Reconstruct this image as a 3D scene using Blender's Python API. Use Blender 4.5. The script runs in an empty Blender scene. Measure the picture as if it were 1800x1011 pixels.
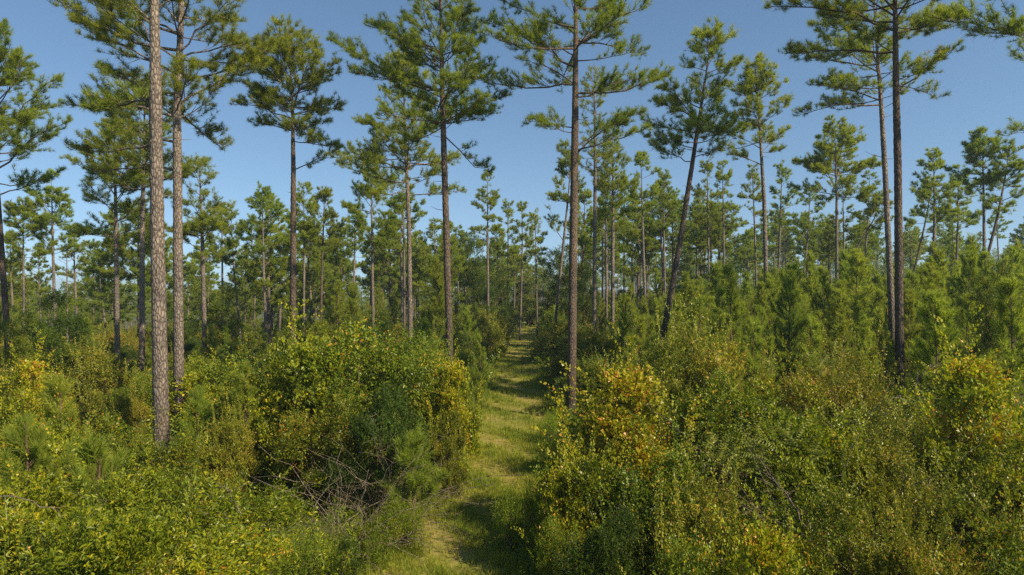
import bpy, math, random
import numpy as np
from mathutils import Vector

# ------------------------------------------------------------------ camera, sky, sun
scene = bpy.context.scene
C = scene.collection
CAM_Z, F = 7.0, 1200.0            # eye height; focal length in pixels of the 1800 px wide photo
HOR = 510.0
cam_d = bpy.data.cameras.new("camera")
cam_d.sensor_width = 36.0; cam_d.lens = 24.0
cam_d.clip_start = 0.1; cam_d.clip_end = 6000
cam = bpy.data.objects.new("camera", cam_d); C.objects.link(cam)
cam.location = (0, 0, CAM_Z)
cam.rotation_euler = (math.radians(90) + math.atan((HOR - 505.5) / F), 0, 0)
scene.camera = cam

SUN_AZ = math.radians(56)         # towards the right, a little behind the camera
SUN_EL = math.radians(40)
sdir = Vector((math.sin(SUN_AZ) * math.cos(SUN_EL), -math.cos(SUN_AZ) * math.cos(SUN_EL), math.sin(SUN_EL)))
w = bpy.data.worlds.new("World"); scene.world = w; w.use_nodes = True
nt = w.node_tree; bg = nt.nodes["Background"]
sky = nt.nodes.new("ShaderNodeTexSky"); sky.sky_type = 'NISHITA'; sky.sun_disc = False
sky.sun_elevation = SUN_EL
sky.sun_rotation = math.atan2(sdir.x, sdir.y)
sky.air_density = 1.0; sky.dust_density = 0.3; sky.ozone_density = 2.0; sky.altitude = 0
hsv = nt.nodes.new("ShaderNodeHueSaturation"); hsv.inputs["Saturation"].default_value = 1.06; hsv.inputs["Hue"].default_value = 0.495
tcw = nt.nodes.new("ShaderNodeTexCoord"); lift = nt.nodes.new("ShaderNodeVectorMath"); lift.operation = "ADD"; lift.inputs[1].default_value = (0, 0, 0.09)
nt.links.new(tcw.outputs["Generated"], lift.inputs[0]); nt.links.new(lift.outputs[0], sky.inputs["Vector"])
nt.links.new(sky.outputs[0], hsv.inputs["Color"]); nt.links.new(hsv.outputs[0], bg.inputs[0]); bg.inputs[1].default_value = 0.087
sl = bpy.data.lights.new("sun", 'SUN'); sl.energy = 5.0; sl.angle = math.radians(0.5); sl.color = (1.0, 0.85, 0.60)
so = bpy.data.objects.new("sun", sl); C.objects.link(so)
so.rotation_euler = (-sdir).to_track_quat('-Z', 'Y').to_euler()
scene.view_settings.view_transform = 'Standard'; scene.view_settings.look = 'None'
scene.view_settings.gamma = 1.0; scene.view_settings.use_curve_mapping = False
scene.view_settings.exposure = 0.71
cy = scene.cycles
cy.max_bounces = 5; cy.diffuse_bounces = 3; cy.glossy_bounces = 2; cy.transmission_bounces = 3
cy.transparent_max_bounces = 4; cy.volume_bounces = 1; cy.caustics_reflective = False; cy.caustics_refractive = False
cy.use_denoising = False
try: cy.denoiser = 'OPENIMAGEDENOISE'
except Exception: pass
cy.sample_clamp_indirect = 4.0

R = np.random.default_rng(7)

# ------------------------------------------------------------------ terrain
def S(t):
    t = np.clip(t, 0, 1); return t * t * (3 - 2 * t)
TY = np.array([-10, 0, 16.8, 21.5, 29, 36.5, 45, 60, 93, 120, 150, 200.])
TX = np.array([-2.2, -2.0, -1.55, -1.35, -0.75, 0.15, 0.35, 0.5, 1.9, 3.1, 8, 22.])
def trail_x(y): return np.interp(y, TY, TX)
def ground(x, y):
    x = np.asarray(x, float); y = np.asarray(y, float)
    dx = x - trail_x(y)
    r = 4.4 * S((dx - 3) / 26) * S((y - 16) / 40) + 3.0 * S((x - 35) / 70) * S((y - 30) / 80)
    l = -8.5 * S((-dx - 6) / 90) * S((y - 25) / 110) - 12 * S((y - 170) / 420) * (0.35 + 0.65 * S((60 - x) / 200))
    k = S((np.abs(dx) - 2.2) / 5)
    n = 0.25 * np.sin(x * .31 + 1.3) * np.cos(y * .23) + 0.12 * np.sin(x * .83 + y * .61)
    far = S((y - 700) / 900)
    return (r + l) + n * k + far * 5 * np.sin(x * .004 + 1)

# ------------------------------------------------------------------ materials
def mat_new(name):
    m = bpy.data.materials.new(name); m.use_nodes = True
    t = m.node_tree; t.nodes.clear()
    return m, t, lambda ty, **k: _node(t, ty, k)
def _node(t, ty, k):
    n = t.nodes.new(ty)
    for a, b in k.items(): setattr(n, a, b)
    return n
def ramp(t, stops, interp='LINEAR'):
    n = t.nodes.new("ShaderNodeValToRGB"); n.color_ramp.interpolation = interp
    e = n.color_ramp.elements
    while len(e) > 1: e.remove(e[-1])
    e[0].position = stops[0][0]; e[0].color = (*stops[0][1], 1)
    for p, c in stops[1:]:
        q = e.new(p); q.color = (*c, 1)
    return n

def leaf_mat(name, stops, trans=0.35, rough=0.45, var=0.25, spec=0.18):
    """stops: colour over the per-leaf value 'tint' 0..1"""
    m, t, N = mat_new(name); L = t.links
    out = N("ShaderNodeOutputMaterial")
    at = N("ShaderNodeAttribute"); at.attribute_name = "tint"
    rp = ramp(t, stops); L.new(at.outputs["Fac"], rp.inputs[0])
    oi = N("ShaderNodeObjectInfo")
    hs = N("ShaderNodeHueSaturation")
    mr = N("ShaderNodeMapRange"); mr.inputs[3].default_value = 1 - var; mr.inputs[4].default_value = 1 + var
    L.new(oi.outputs["Random"], mr.inputs[0]); L.new(mr.outputs[0], hs.inputs["Value"])
    m2 = N("ShaderNodeMath", operation='MULTIPLY_ADD')
    fr = N("ShaderNodeMath", operation='FRACT'); mu = N("ShaderNodeMath", operation='MULTIPLY'); mu.inputs[1].default_value = 7.31
    L.new(oi.outputs["Random"], mu.inputs[0]); L.new(mu.outputs[0], fr.inputs[0])
    L.new(fr.outputs[0], m2.inputs[0]); m2.inputs[1].default_value = 0.022; m2.inputs[2].default_value = 0.493
    L.new(m2.outputs[0], hs.inputs["Hue"])
    L.new(rp.outputs[0], hs.inputs["Color"])
    p = N("ShaderNodeBsdfPrincipled"); p.inputs["Roughness"].default_value = rough + .12
    p.inputs["Specular IOR Level"].default_value = spec
    L.new(hs.outputs[0], p.inputs["Base Color"])
    tr = N("ShaderNodeBsdfTranslucent")
    g = N("ShaderNodeMixRGB", blend_type='MULTIPLY'); g.inputs[0].default_value = 1; g.inputs[2].default_value = (1.5, 1.55, .7, 1)
    L.new(hs.outputs[0], g.inputs[1]); L.new(g.outputs[0], tr.inputs[0])
    mx = N("ShaderNodeMixShader"); mx.inputs[0].default_value = trans
    L.new(p.outputs[0], mx.inputs[1]); L.new(tr.outputs[0], mx.inputs[2]); L.new(mx.outputs[0], out.inputs[0])
    return m

def bark_mat(name, c1, c2, c3, char=0.0, scale=5.0):
    m, t, N = mat_new(name); L = t.links
    out = N("ShaderNodeOutputMaterial"); p = N("ShaderNodeBsdfPrincipled"); p.inputs["Roughness"].default_value = .92
    p.inputs["Specular IOR Level"].default_value = .15
    tc = N("ShaderNodeTexCoord"); mp = N("ShaderNodeMapping"); mp.inputs["Scale"].default_value = (scale * 2, scale * 2, scale * .75)
    L.new(tc.outputs["Object"], mp.inputs[0])
    v = N("ShaderNodeTexVoronoi", feature='DISTANCE_TO_EDGE'); v.inputs["Scale"].default_value = 1.0
    nz = N("ShaderNodeTexNoise"); nz.inputs["Scale"].default_value = 1.3; nz.inputs["Detail"].default_value = 6
    L.new(mp.outputs[0], nz.inputs[0])
    ad = N("ShaderNodeMixRGB", blend_type='LINEAR_LIGHT'); ad.inputs[0].default_value = .35
    L.new(mp.outputs[0], ad.inputs[1]); L.new(nz.outputs["Color"], ad.inputs[2]); L.new(ad.outputs[0], v.inputs["Vector"])
    r1 = ramp(t, [(0.0, c3), (0.08, c1), (0.5, c2)]); L.new(v.outputs["Distance"], r1.inputs[0])
    n2 = N("ShaderNodeTexNoise"); n2.inputs["Scale"].default_value = .9; n2.inputs["Detail"].default_value = 4
    L.new(tc.outputs["Object"], n2.inputs[0])
    r2 = ramp(t, [(0.3, (.62, .62, .66)), (0.7, (1.2, 1.14, 1.05))]); L.new(n2.outputs[0], r2.inputs[0])
    mm = N("ShaderNodeMixRGB", blend_type='MULTIPLY'); mm.inputs[0].default_value = 1
    L.new(r1.outputs[0], mm.inputs[1]); L.new(r2.outputs[0], mm.inputs[2])
    # old fire char on the lowest metres of the stem
    sx = N("ShaderNodeSeparateXYZ"); L.new(tc.outputs["Object"], sx.inputs[0])
    a = N("ShaderNodeMath", operation='MULTIPLY_ADD'); a.inputs[1].default_value = 5.0
    L.new(n2.outputs[0], a.inputs[0]); L.new(sx.outputs["Z"], a.inputs[2])
    mr = N("ShaderNodeMapRange"); mr.inputs[1].default_value = 5.0; mr.inputs[2].default_value = 9.5
    mr.inputs[3].default_value = char; mr.inputs[4].default_value = 0
    L.new(a.outputs[0], mr.inputs[0])
    mc = N("ShaderNodeMixRGB"); mc.inputs[2].default_value = (.035, .03, .028, 1)
    L.new(mr.outputs[0], mc.inputs[0]); L.new(mm.outputs[0], mc.inputs[1])
    L.new(mc.outputs[0], p.inputs["Base Color"])
    b = N("ShaderNodeBump"); b.inputs["Strength"].default_value = .8; b.inputs["Distance"].default_value = .035
    mb = N("ShaderNodeMapRange"); mb.inputs[2].default_value = .25; L.new(v.outputs["Distance"], mb.inputs[0])
    L.new(mb.outputs[0], b.inputs["Height"]); L.new(b.outputs[0], p.inputs["Normal"])
    L.new(p.outputs[0], out.inputs[0])
    return m

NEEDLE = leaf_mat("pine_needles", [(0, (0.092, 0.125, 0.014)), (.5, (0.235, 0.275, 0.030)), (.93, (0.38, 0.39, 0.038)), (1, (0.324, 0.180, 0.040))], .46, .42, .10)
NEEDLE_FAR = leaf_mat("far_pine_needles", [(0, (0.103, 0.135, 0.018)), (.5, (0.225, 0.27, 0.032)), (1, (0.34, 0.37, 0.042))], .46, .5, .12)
YOUNG = leaf_mat("young_pine_needles", [(0, (0.097, 0.130, 0.018)), (.5, (0.26, 0.305, 0.040)), (1, (0.38, 0.40, 0.055))], .52, .45, .13)
VINE = leaf_mat("yellowing_vine_leaves", [(0, (0.076, 0.100, 0.006)), (.45, (0.173, 0.200, 0.010)), (.72, (0.313, 0.310, 0.011)), (.9, (0.46, 0.38, 0.018)), (.985, (0.50, 0.32, 0.03)), (1, (0.486, 0.220, 0.032))], .28, .26, .15, .28)
BUSH = leaf_mat("green_bush_leaves", [(0, (0.054, 0.080, 0.007)), (.5, (0.124, 0.165, 0.010)), (.85, (0.216, 0.240, 0.014)), (.96, (0.410, 0.310, 0.016)), (1, (0.432, 0.220, 0.024))], .25, .26, .18, .28)
OLIVE = leaf_mat("olive_shrub_leaves", [(0, (0.076, 0.090, 0.010)), (.5, (0.162, 0.175, 0.016)), (.82, (0.270, 0.260, 0.021)), (.95, (0.38, 0.31, 0.024)), (1, (0.36, 0.19, 0.040))], .25, .28, .15, .28)
MOUNDM = leaf_mat("bright_vine_leaves", [(0, (0.060, 0.092, 0.006)), (.45, (0.140, 0.185, 0.010)), (.7, (0.250, 0.275, 0.013)), (.92, (0.486, 0.400, 0.016)), (1, (0.540, 0.260, 0.024))], .3, .28, .1, .3)
DARK = leaf_mat("dark_glossy_leaves", [(0, (.028, .05, .008)), (.6, (.06, .10, .012)), (1, (.12, .16, .018))], .25, .35, .2)
SUMAC = leaf_mat("grey_green_leaflets", [(0, (0.076, 0.100, 0.016)), (.6, (0.162, 0.190, 0.032)), (.95, (0.259, 0.250, 0.048)), (1, (0.324, 0.120, 0.040))], .3, .38, .12)
GOLD = leaf_mat("pale_weed_leaves", [(0, (.10, .15, .014)), (.6, (.21, .26, .02)), (1, (.36, .36, .03))], .4, .5, .15)
GRASS = leaf_mat("grass_blades", [(0, (.12, .17, .016)), (.45, (.25, .27, .028)), (.75, (.36, .33, .05)), (1, (.42, .30, .11))], .4, .6, .0, .2)
BARK = bark_mat("pine_bark", (.19, .16, .135), (.33, .285, .245), (.035, .027, .022), .35, 5.5)
BARK_MID = bark_mat("brown_pine_bark", (.14, .105, .078), (.23, .18, .14), (.035, .026, .02), .45, 7.0)
BARK_CHAR = bark_mat("charred_pine_bark", (.12, .092, .072), (.19, .15, .12), (.03, .023, .018), .75)
TWIG = bark_mat("twig_bark", (.16, .11, .075), (.22, .16, .11), (.09, .06, .04), 0, 9)
DEADW = bark_mat("dead_grey_wood", (.22, .18, .14), (.28, .24, .19), (.12, .09, .07), 0, 9)
BERRY = leaf_mat("dark_red_seed_heads", [(0, (.08, .02, .018)), (1, (.14, .04, .03))], .05, .8, .1, .1)

def ground_mat(name, stops, sc, sc2):
    m, t, N = mat_new(name); L = t.links
    out = N("ShaderNodeOutputMaterial"); p = N("ShaderNodeBsdfPrincipled"); p.inputs["Roughness"].default_value = .95
    p.inputs["Specular IOR Level"].default_value = .1
    tc = N("ShaderNodeTexCoord")
    a = N("ShaderNodeTexNoise"); a.inputs["Scale"].default_value = sc; a.inputs["Detail"].default_value = 8; a.inputs["Roughness"].default_value = .65
    b = N("ShaderNodeTexNoise"); b.inputs["Scale"].default_value = sc2; b.inputs["Detail"].default_value = 5
    L.new(tc.outputs["Object"], a.inputs[0]); L.new(tc.outputs["Object"], b.inputs[0])
    ad = N("ShaderNodeMath", operation='MULTIPLY_ADD'); ad.inputs[1].default_value = .6; L.new(a.outputs[0], ad.inputs[0])
    mu = N("ShaderNodeMath", operation='MULTIPLY'); mu.inputs[1].default_value = .4; L.new(b.outputs[0], mu.inputs[0]); L.new(mu.outputs[0], ad.inputs[2])
    r = ramp(t, stops); L.new(ad.outputs[0], r.inputs[0]); L.new(r.outputs[0], p.inputs["Base Color"])
    bp = N("ShaderNodeBump"); bp.inputs["Distance"].default_value = .08; bp.inputs["Strength"].default_value = .7
    L.new(a.outputs[0], bp.inputs["Height"]); L.new(bp.outputs[0], p.inputs["Normal"])
    L.new(p.outputs[0], out.inputs[0]); return m
FLOOR = ground_mat("forest_floor", [(.3, (.030, .040, .012)), (.5, (.060, .065, .020)), (.62, (.10, .075, .035)), (.75, (.13, .09, .05))], 2.2, .2)
TRAILM = ground_mat("mown_grass_trail", [(.3, (.10, .12, .02)), (.46, (.17, .17, .035)), (.56, (.24, .20, .06)), (.70, (.30, .20, .10))], 3.0, .5)

# ------------------------------------------------------------------ mesh helpers
class Buf:
    def __init__(s): s.v = []; s.f = []; s.t = []; s.n = 0
    def add(s, V, Fc, T=None):
        V = np.asarray(V, np.float32).reshape(-1, 3)
        if len(V) == 0: return s
        s.v.append(V); s.f.append(np.asarray(Fc, np.int64) + s.n); s.n += len(V)
        s.t.append(np.full(len(V), .5, np.float32) if T is None else np.asarray(T, np.float32)); return s
    def mesh(s, name, mat, smooth=False):
        me = bpy.data.meshes.new(name)
        V = np.concatenate(s.v); me.vertices.add(len(V)); me.vertices.foreach_set("co", V.ravel())
        tot = np.concatenate([np.full(len(f), f.shape[1]) for f in s.f]); idx = np.concatenate([f.ravel() for f in s.f])
        me.loops.add(len(idx)); me.loops.foreach_set("vertex_index", idx.astype(np.int32))
        me.polygons.add(len(tot)); st = np.concatenate([[0], np.cumsum(tot)[:-1]]).astype(np.int32)
        me.polygons.foreach_set("loop_start", st)
        me.polygons.foreach_set("use_smooth", np.full(len(tot), smooth))
        a = me.attributes.new("tint", 'FLOAT', 'POINT'); a.data.foreach_set("value", np.clip(np.concatenate(s.t), 0, 1))
        me.update(calc_edges=True); me.materials.append(mat); return me

def norm(a): return a / np.maximum(np.linalg.norm(a, axis=-1, keepdims=True), 1e-9)

def tubes(P, Rr, sides=5, rough=0.0, rng=R):
    """P [N,k,3], Rr [N,k] -> verts, quads (open tubes)"""
    P = np.asarray(P, float); Rr = np.asarray(Rr, float); N, k, _ = P.shape
    T = norm(np.gradient(P, axis=1))
    h = np.where(np.abs(T[:, :1, 2:3]) > .75, np.array([1., 0, 0]), np.array([0, 0, 1.]))
    A = norm(np.cross(np.broadcast_to(h, T.shape), T)); B = np.cross(T, A)
    an = np.arange(sides) * 2 * np.pi / sides
    rr = Rr[..., None] * np.ones(sides)
    if rough > 0: rr = rr * (1 + rng.uniform(-rough, rough, rr.shape))
    V = P[:, :, None] + rr[..., None] * (np.cos(an)[:, None] * A[:, :, None] + np.sin(an)[:, None] * B[:, :, None])
    i = np.arange(N)[:, None, None] * k * sides; j = np.arange(k - 1)[None, :, None] * sides; s = np.arange(sides)[None, None]
    a = i + j + s; b = i + j + (s + 1) % sides
    return V.reshape(-1, 3), np.stack([a, b, b + sides, a + sides], -1).reshape(-1, 4)

def basis(D, roll):
    X = norm(D); up = np.array([0, 0, 1.]); Y = np.cross(up, X)
    bad = np.linalg.norm(Y, axis=1) < 1e-3; Y[bad] = [0, 1, 0]; Y = norm(Y); Z = np.cross(X, Y)
    c, s = np.cos(roll)[:, None], np.sin(roll)[:, None]
    return X, Y * c + Z * s, Z * c - Y * s

def stamp(buf, tmpl, O, D, sc, roll, tint, rng, spread=.0):
    """place copies of templates (V,F,T) at O with axis D"""
    n = len(O)
    if n == 0: return
    O = np.asarray(O, float); which = rng.integers(0, len(tmpl), n)
    X, Y, Z = basis(np.asarray(D, float), roll)
    for k, (V, Fc, T) in enumerate(tmpl):
        m = np.nonzero(which == k)[0]
        if len(m) == 0: continue
        W = O[m, None] + sc[m, None, None] * (V[None, :, 0:1] * X[m, None] + V[None, :, 1:2] * Y[m, None] + V[None, :, 2:3] * Z[m, None])
        FF = Fc[None] + (np.arange(len(m)) * len(V))[:, None, None]
        TT = T[None] + tint[m, None]
        buf.add(W, FF.reshape(-1, Fc.shape[1]), TT.ravel())

# ---- templates: pine tuft, leafy sprays
def tuft_template(rng, n=26, ln=.22, wd=.016, cone=(.25, 1.45), back=.12):
    V = []; T = []
    for i in range(n):
        a = rng.uniform(0, 2 * np.pi); c = rng.uniform(*cone); b = rng.uniform(-back, .03)
        d = np.array([math.cos(c), math.sin(c) * math.cos(a), math.sin(c) * math.sin(a)])
        l = ln * rng.uniform(.75, 1.1); s = norm(np.cross(d, rng.normal(size=3))) * wd * .5
        o = np.array([b, 0, 0]); tip = o + d * l
        V += [o - s, o + s, tip]
        q = rng.uniform(-.16, .16); T += [q - .05, q - .05, q + .12]
    return np.array(V), np.arange(len(V)).reshape(-1, 3), np.array(T)

def spray_template(rng, n=16, length=.5, leaf=.075, asp=.6, yellow=.0, droop=.15, whorl=False, pinnate=False):
    """twig with leaves along it; each leaf is a folded four-corner blade"""
    V = []; Fc = []; T = []
    for i in range(n):
        t = (i + rng.uniform(.2, .8)) / n; side = 1 if i % 2 else -1
        p = np.array([t * length, 0, -droop * t * t * length * 2])
        az = side * rng.uniform(.6, 1.3) if not whorl else rng.uniform(-3, 3)
        el = rng.uniform(-.5, .6)
        d = np.array([math.cos(az) * math.cos(el), math.sin(az) * math.cos(el), math.sin(el)])
        nrm = norm(np.array([0, 0, 1.]) + rng.normal(0, .45, 3))
        s = norm(np.cross(nrm, d)); nn = np.cross(d, s)
        l = leaf * rng.uniform(.5, 1.5) * (1 - .3 * t); wv = l * asp
        p = p + d * rng.uniform(.01, .05) + rng.normal(0, .018, 3)
        b = len(V); fold = rng.uniform(.1, .3) * wv
        V += [p, p + d * l * .45 + s * wv * .5 + nn * fold, p + d * l - nn * l * .1, p + d * l * .45 - s * wv * .5 + nn * fold]
        Fc.append([b, b + 1, b + 2, b + 3]); q = rng.normal(0, .13) + (yellow if rng.random() < .10 else 0)
        T += [q] * 4
    b = len(V)                       # the twig
    e = np.array([length * .95, 0, -droop * 2 * length * .9]); wv = .006
    V += [np.array([0, -wv, 0]), np.array([0, wv, 0]), e + [0, wv * .4, 0], e - [0, wv * .4, 0]]
    Fc.append([b, b + 1, b + 2, b + 3]); T += [-.3] * 4
    return np.array(V), np.array(Fc), np.array(T)

def pinnate_template(rng, pairs=9, length=.42, leaf=.085):
    V = []; Fc = []; T = []
    for i in range(pairs * 2):
        t = (i // 2 + .8) / pairs; sd = 1 if i % 2 else -1
        p = np.array([t * length, 0, -.45 * t * t * length]); az = sd * rng.uniform(1.0, 1.3)
        d = norm(np.array([math.cos(az), math.sin(az), -.35])); s = norm(np.cross([0, 0, 1.], d)); nn = np.cross(d, s)
        l = leaf * (1 - .5 * abs(t - .45)) * rng.uniform(.85, 1.1); wv = l * .34; b = len(V)
        V += [p, p + d * l * .45 + s * wv * .5, p + d * l - nn * .01, p + d * l * .45 - s * wv * .5]
        Fc.append([b, b + 1, b + 2, b + 3]); T += [rng.normal(0, .08)] * 4
    return np.array(V), np.array(Fc), np.array(T)

def blade_template(rng, n=9, h=.25, wd=.012, spread=.5):
    V = []; T = []
    for i in range(n):
        a = rng.uniform(0, 2 * np.pi); r = rng.uniform(0, .09); hh = h * rng.uniform(.5, 1.15); ln = rng.uniform(.1, spread) * hh
        o = np.array([r * math.cos(a), r * math.sin(a), 0]); d = np.array([math.cos(a), math.sin(a), 0])
        s = np.array([-d[1], d[0], 0]) * wd * .5; mid = o + d * ln * .3 + [0, 0, hh * .6]; tip = o + d * ln + [0, 0, hh]
        V += [o - s, o + s, mid + s * .8, mid - s * .8, mid - s * .8, mid + s * .8, tip, tip]
        q = rng.normal(0, .15); T += [q] * 8
    V = np.array(V); n4 = np.arange(len(V)).reshape(-1, 4)
    V = V[:, [2, 0, 1]]              # template axis X becomes the upright axis
    return V, n4, np.array(T)

rt = np.random.default_rng(3)
TUFT = [tuft_template(rt, 18, .275, .0145) for _ in range(6)]
TUFT_MID = [tuft_template(rt, 15, .31, .027) for _ in range(6)]
TUFT_FAR = [tuft_template(rt, 10, .42, .07, (.3, 1.5)) for _ in range(6)]
TUFT_YMID = [tuft_template(rt, 22, .26, .020, (.3, 1.1), .18) for _ in range(6)]
TUFT_YOUNG = [tuft_template(rt, 34, .21, .012, (.35, 1.0), .16) for _ in range(6)]
SP_VINE = [spray_template(rt, 14, .5, .108, .85, .35, .35) for _ in range(6)]
SP_BUSH = [spray_template(rt, 16, .5, .095, .6, .35, .15) for _ in range(6)]
SP_OLIVE = [spray_template(rt, 18, .5, .090, .6, .35, .10, True) for _ in range(6)]
SP_DARK = [spray_template(rt, 20, .45, .085, .5, .2, .1, True) for _ in range(6)]
SP_GOLD = [spray_template(rt, 26, .55, .065, .28, .3, -.05, True) for _ in range(5)]
SP_MOUND = [spray_template(rt, 22, .42, .078, .45, .3, .2, True) for _ in range(6)]
SP_PINN = [pinnate_template(rt) for _ in range(5)]
BLADE = [blade_template(rt) for _ in range(8)]
BLADE_TALL = [blade_template(rt, 14, .7, .014, .45) for _ in range(6)]

# ------------------------------------------------------------------ object helpers
def link(o, parent=None):
    C.objects.link(o)
    if parent is not None: o.parent = parent
    return o
def thing(name, label, cat, loc, group=None, rz=0):
    o = bpy.data.objects.new(name, None); o.empty_display_size = .5; link(o)
    o.location = loc; o.rotation_euler[2] = rz; o['label'] = label; o['category'] = cat
    if group: o['group'] = group
    return o
def part(name, me, parent):
    return link(bpy.data.objects.new(name, me), parent)
def dup(root, loc, rz, sc, label, group=None, name=None):
    r = root.copy(); C.objects.link(r); r.location = loc; r.rotation_euler = (0, 0, rz); r.scale = sc; r['label'] = label
    if group: r['group'] = group
    for ch in root.children:
        c = ch.copy(); C.objects.link(c); c.parent = r
    return r

# ------------------------------------------------------------------ pine generator
def evalp(P, i, t):
    k = P.shape[1] - 1; u = np.clip(t * k, 0, k - 1e-4); a = u.astype(int); f = (u - a)[:, None]
    p0, p1 = P[i, a], P[i, a + 1]
    return p0 + (p1 - p0) * f, norm(p1 - p0)

def grow_limbs(az, el, L, O, rng, bend=.25, k=7):
    """limbs that start at elevation el and lift towards the tip; returns [N,k,3]"""
    n = len(L); P = np.zeros((n, k, 3)); P[:, 0] = O; a = az.copy(); e = el.copy()
    for j in range(1, k):
        a = a + rng.normal(0, .10, n); e = e + bend / k * rng.uniform(.2, 1.8, n) + rng.normal(0, .09, n)
        P[:, j] = P[:, j - 1] + (L / (k - 1))[:, None] * np.stack([np.cos(a) * np.cos(e), np.sin(a) * np.cos(e), np.sin(e)], -1)
    return P

def pine_meshes(rng, tp, r0, cz0, ext, n_limb, lod=0, limbs=None, dens=1.06, name="pine", mats=(None, None), trunk_sides=14, tint0=.42, dead=0):
    """tp: trunk points (local, base at origin); cz0: height of the lowest live limb; ext: (left, right, depth) crown reach;
    limbs: hand-set limbs [(z0, dx, dz, dy)] from the photo. Returns trunk mesh, crown mesh."""
    tp = np.asarray(tp, float); H = tp[-1, 2]
    zs = np.linspace(0, 1, 60 if lod == 0 else 14)
    ztab = tp[:, 2] / H
    def axis(z):
        u = z / H; return np.stack([np.interp(u, ztab, tp[:, 0]), np.interp(u, ztab, tp[:, 1]), z], -1)
    def rad(z): 
        u = np.clip(z / H, 0, 1); return r0 * (1.0 - .42 * u - .50 * np.clip((u - .55) / .45, 0, 1) ** 1.2) + r0 * .35 * np.exp(-z / .5)
    tb = Buf()
    if lod == 0:
        Z = np.arange(0, H, .11); V, Q = tubes(axis(Z)[None], rad(Z)[None], trunk_sides, .07, rng); tb.add(V, Q)
    else:
        Z = np.linspace(0, H, 16); V, Q = tubes(axis(Z)[None], rad(Z)[None], 7, .03, rng); tb.add(V, Q)
    # limbs
    ch = H - cz0
    t = np.sort(rng.uniform(0, 1, n_limb)) ** .9; z = cz0 + t * ch * .97
    az = (np.arange(n_limb) * 2.399 + rng.uniform(-.6, .6, n_limb)) % (2 * np.pi)
    ex = np.where(np.cos(az) > 0, ext[1], ext[0])
    reach = np.sqrt((ex * np.cos(az)) ** 2 + (ext[2] * np.sin(az)) ** 2)
    prof = (1 - t) ** .62 * (.62 + .38 * S(t / .22)) + .10
    L = reach * prof * rng.uniform(.55, 1.35, n_limb) * 1.15; L = np.maximum(L, .6)
    el = .05 + .95 * t ** 1.2 + rng.normal(0, .24, n_limb)
    P1 = grow_limbs(az, el, L, axis(z), rng, .35)
    if limbs:
        ks = P1.shape[1]; extra = []
        for (z0, dx, dz, dy) in limbs:
            o = axis(np.array([z0]))[0]; e = o + np.array([dx, dy, dz]); u = np.linspace(0, 1, ks)[:, None]
            q = o + (e - o) * u; ll = np.linalg.norm(e - o)
            q[:, 2] += np.sin(u[:, 0] * np.pi) * ll * .05 * rng.uniform(-1, 1.5)
            q[1:-1] += rng.normal(0, ll * .018, (ks - 2, 3)); extra.append(q)
        P1 = np.concatenate([P1, np.array(extra)]); L = np.concatenate([L, [np.linalg.norm(q[-1] - q[0]) * 1.05 for q in extra]])
    n1 = len(L); k1 = P1.shape[1]
    r1 = (.010 + .0095 * L)[:, None] * (1 - .82 * np.linspace(0, 1, k1))[None]
    V, Q = tubes(P1, r1, 6 if lod == 0 else 4); tb.add(V, Q)
    if dead:
        zd = rng.uniform(cz0 * .62, cz0, dead); ad = rng.uniform(0, 6.28, dead); Ld = rng.uniform(.3, 1.5, dead)
        Pd = grow_limbs(ad, rng.uniform(-.2, .5, dead), Ld, axis(zd), rng, .1, 5)
        V, Q = tubes(Pd, (.022 * np.ones(dead))[:, None] * np.linspace(1, .3, 5)[None], 5); tb.add(V, Q)
    # secondary shoots
    cb = Buf()
    n2c = rng.poisson(np.maximum(L * (6.0 if lod < 2 else 5.0) * dens, 1.2)); i2 = np.repeat(np.arange(n1), n2c); n2 = len(i2)
    t2 = rng.uniform(.14, 1, n2) ** .75; p, tg = evalp(P1, i2, t2)
    yaw = rng.choice([-1, 1], n2) * rng.uniform(.45, 1.25, n2); hd = np.arctan2(tg[:, 1], tg[:, 0]) + yaw
    l2 = (.34 * L[i2] * (1 - t2) + .45) * rng.uniform(.6, 1.2, n2)
    P2 = grow_limbs(hd, rng.uniform(-.28, .62, n2), l2, p, rng, .55, 4)
    if lod < 2:
        V, Q = tubes(P2, (.006 + .006 * l2)[:, None] * np.array([1, .8, .55, .3])[None], 3); tb.add(V, Q)
    kt = (9.0, 9.5, 5.0)[lod]
    n3c = 1 + rng.poisson(l2 * kt * dens); i3 = np.repeat(np.arange(n2), n3c); n3 = len(i3)
    t3 = rng.uniform(.3, 1, n3); q, tg3 = evalp(P2, i3, t3)
    d3 = norm(tg3 + rng.normal(0, .5, (n3, 3)) * [1, 1, .6] + [0, 0, .4]); l3 = rng.uniform(.05, .26, n3)
    tip = q + d3 * l3[:, None]
    if lod == 0:
        V, Q = tubes(np.stack([q, tip], 1), np.array([[.007, .004]]).repeat(n3, 0), 3); tb.add(V, Q)
    tipL = P1[:, -1]; dL = norm(P1[:, -1] - P1[:, -2])
    O = np.concatenate([tip, tipL]); D = np.concatenate([norm(d3 + [0, 0, .25]), dL]); n = len(O)
    clump = rng.uniform(-.16, .16, n1)                      # limb-by-limb needle colour
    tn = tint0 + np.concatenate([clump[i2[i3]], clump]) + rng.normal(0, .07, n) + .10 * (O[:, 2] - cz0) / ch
    tn[rng.random(n) < .012] = 1.0
    stamp(cb, (TUFT, TUFT_MID, TUFT_FAR)[lod], O, D, rng.uniform(.75, 1.2, n), rng.uniform(0, 6.28, n), tn, rng)
    bm = mats[0] or BARK; nm = mats[1] or (NEEDLE if lod == 0 else NEEDLE_FAR)
    return tb.mesh(name + "_trunk", bm, True), cb.mesh(name + "_crown", nm)

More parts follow.
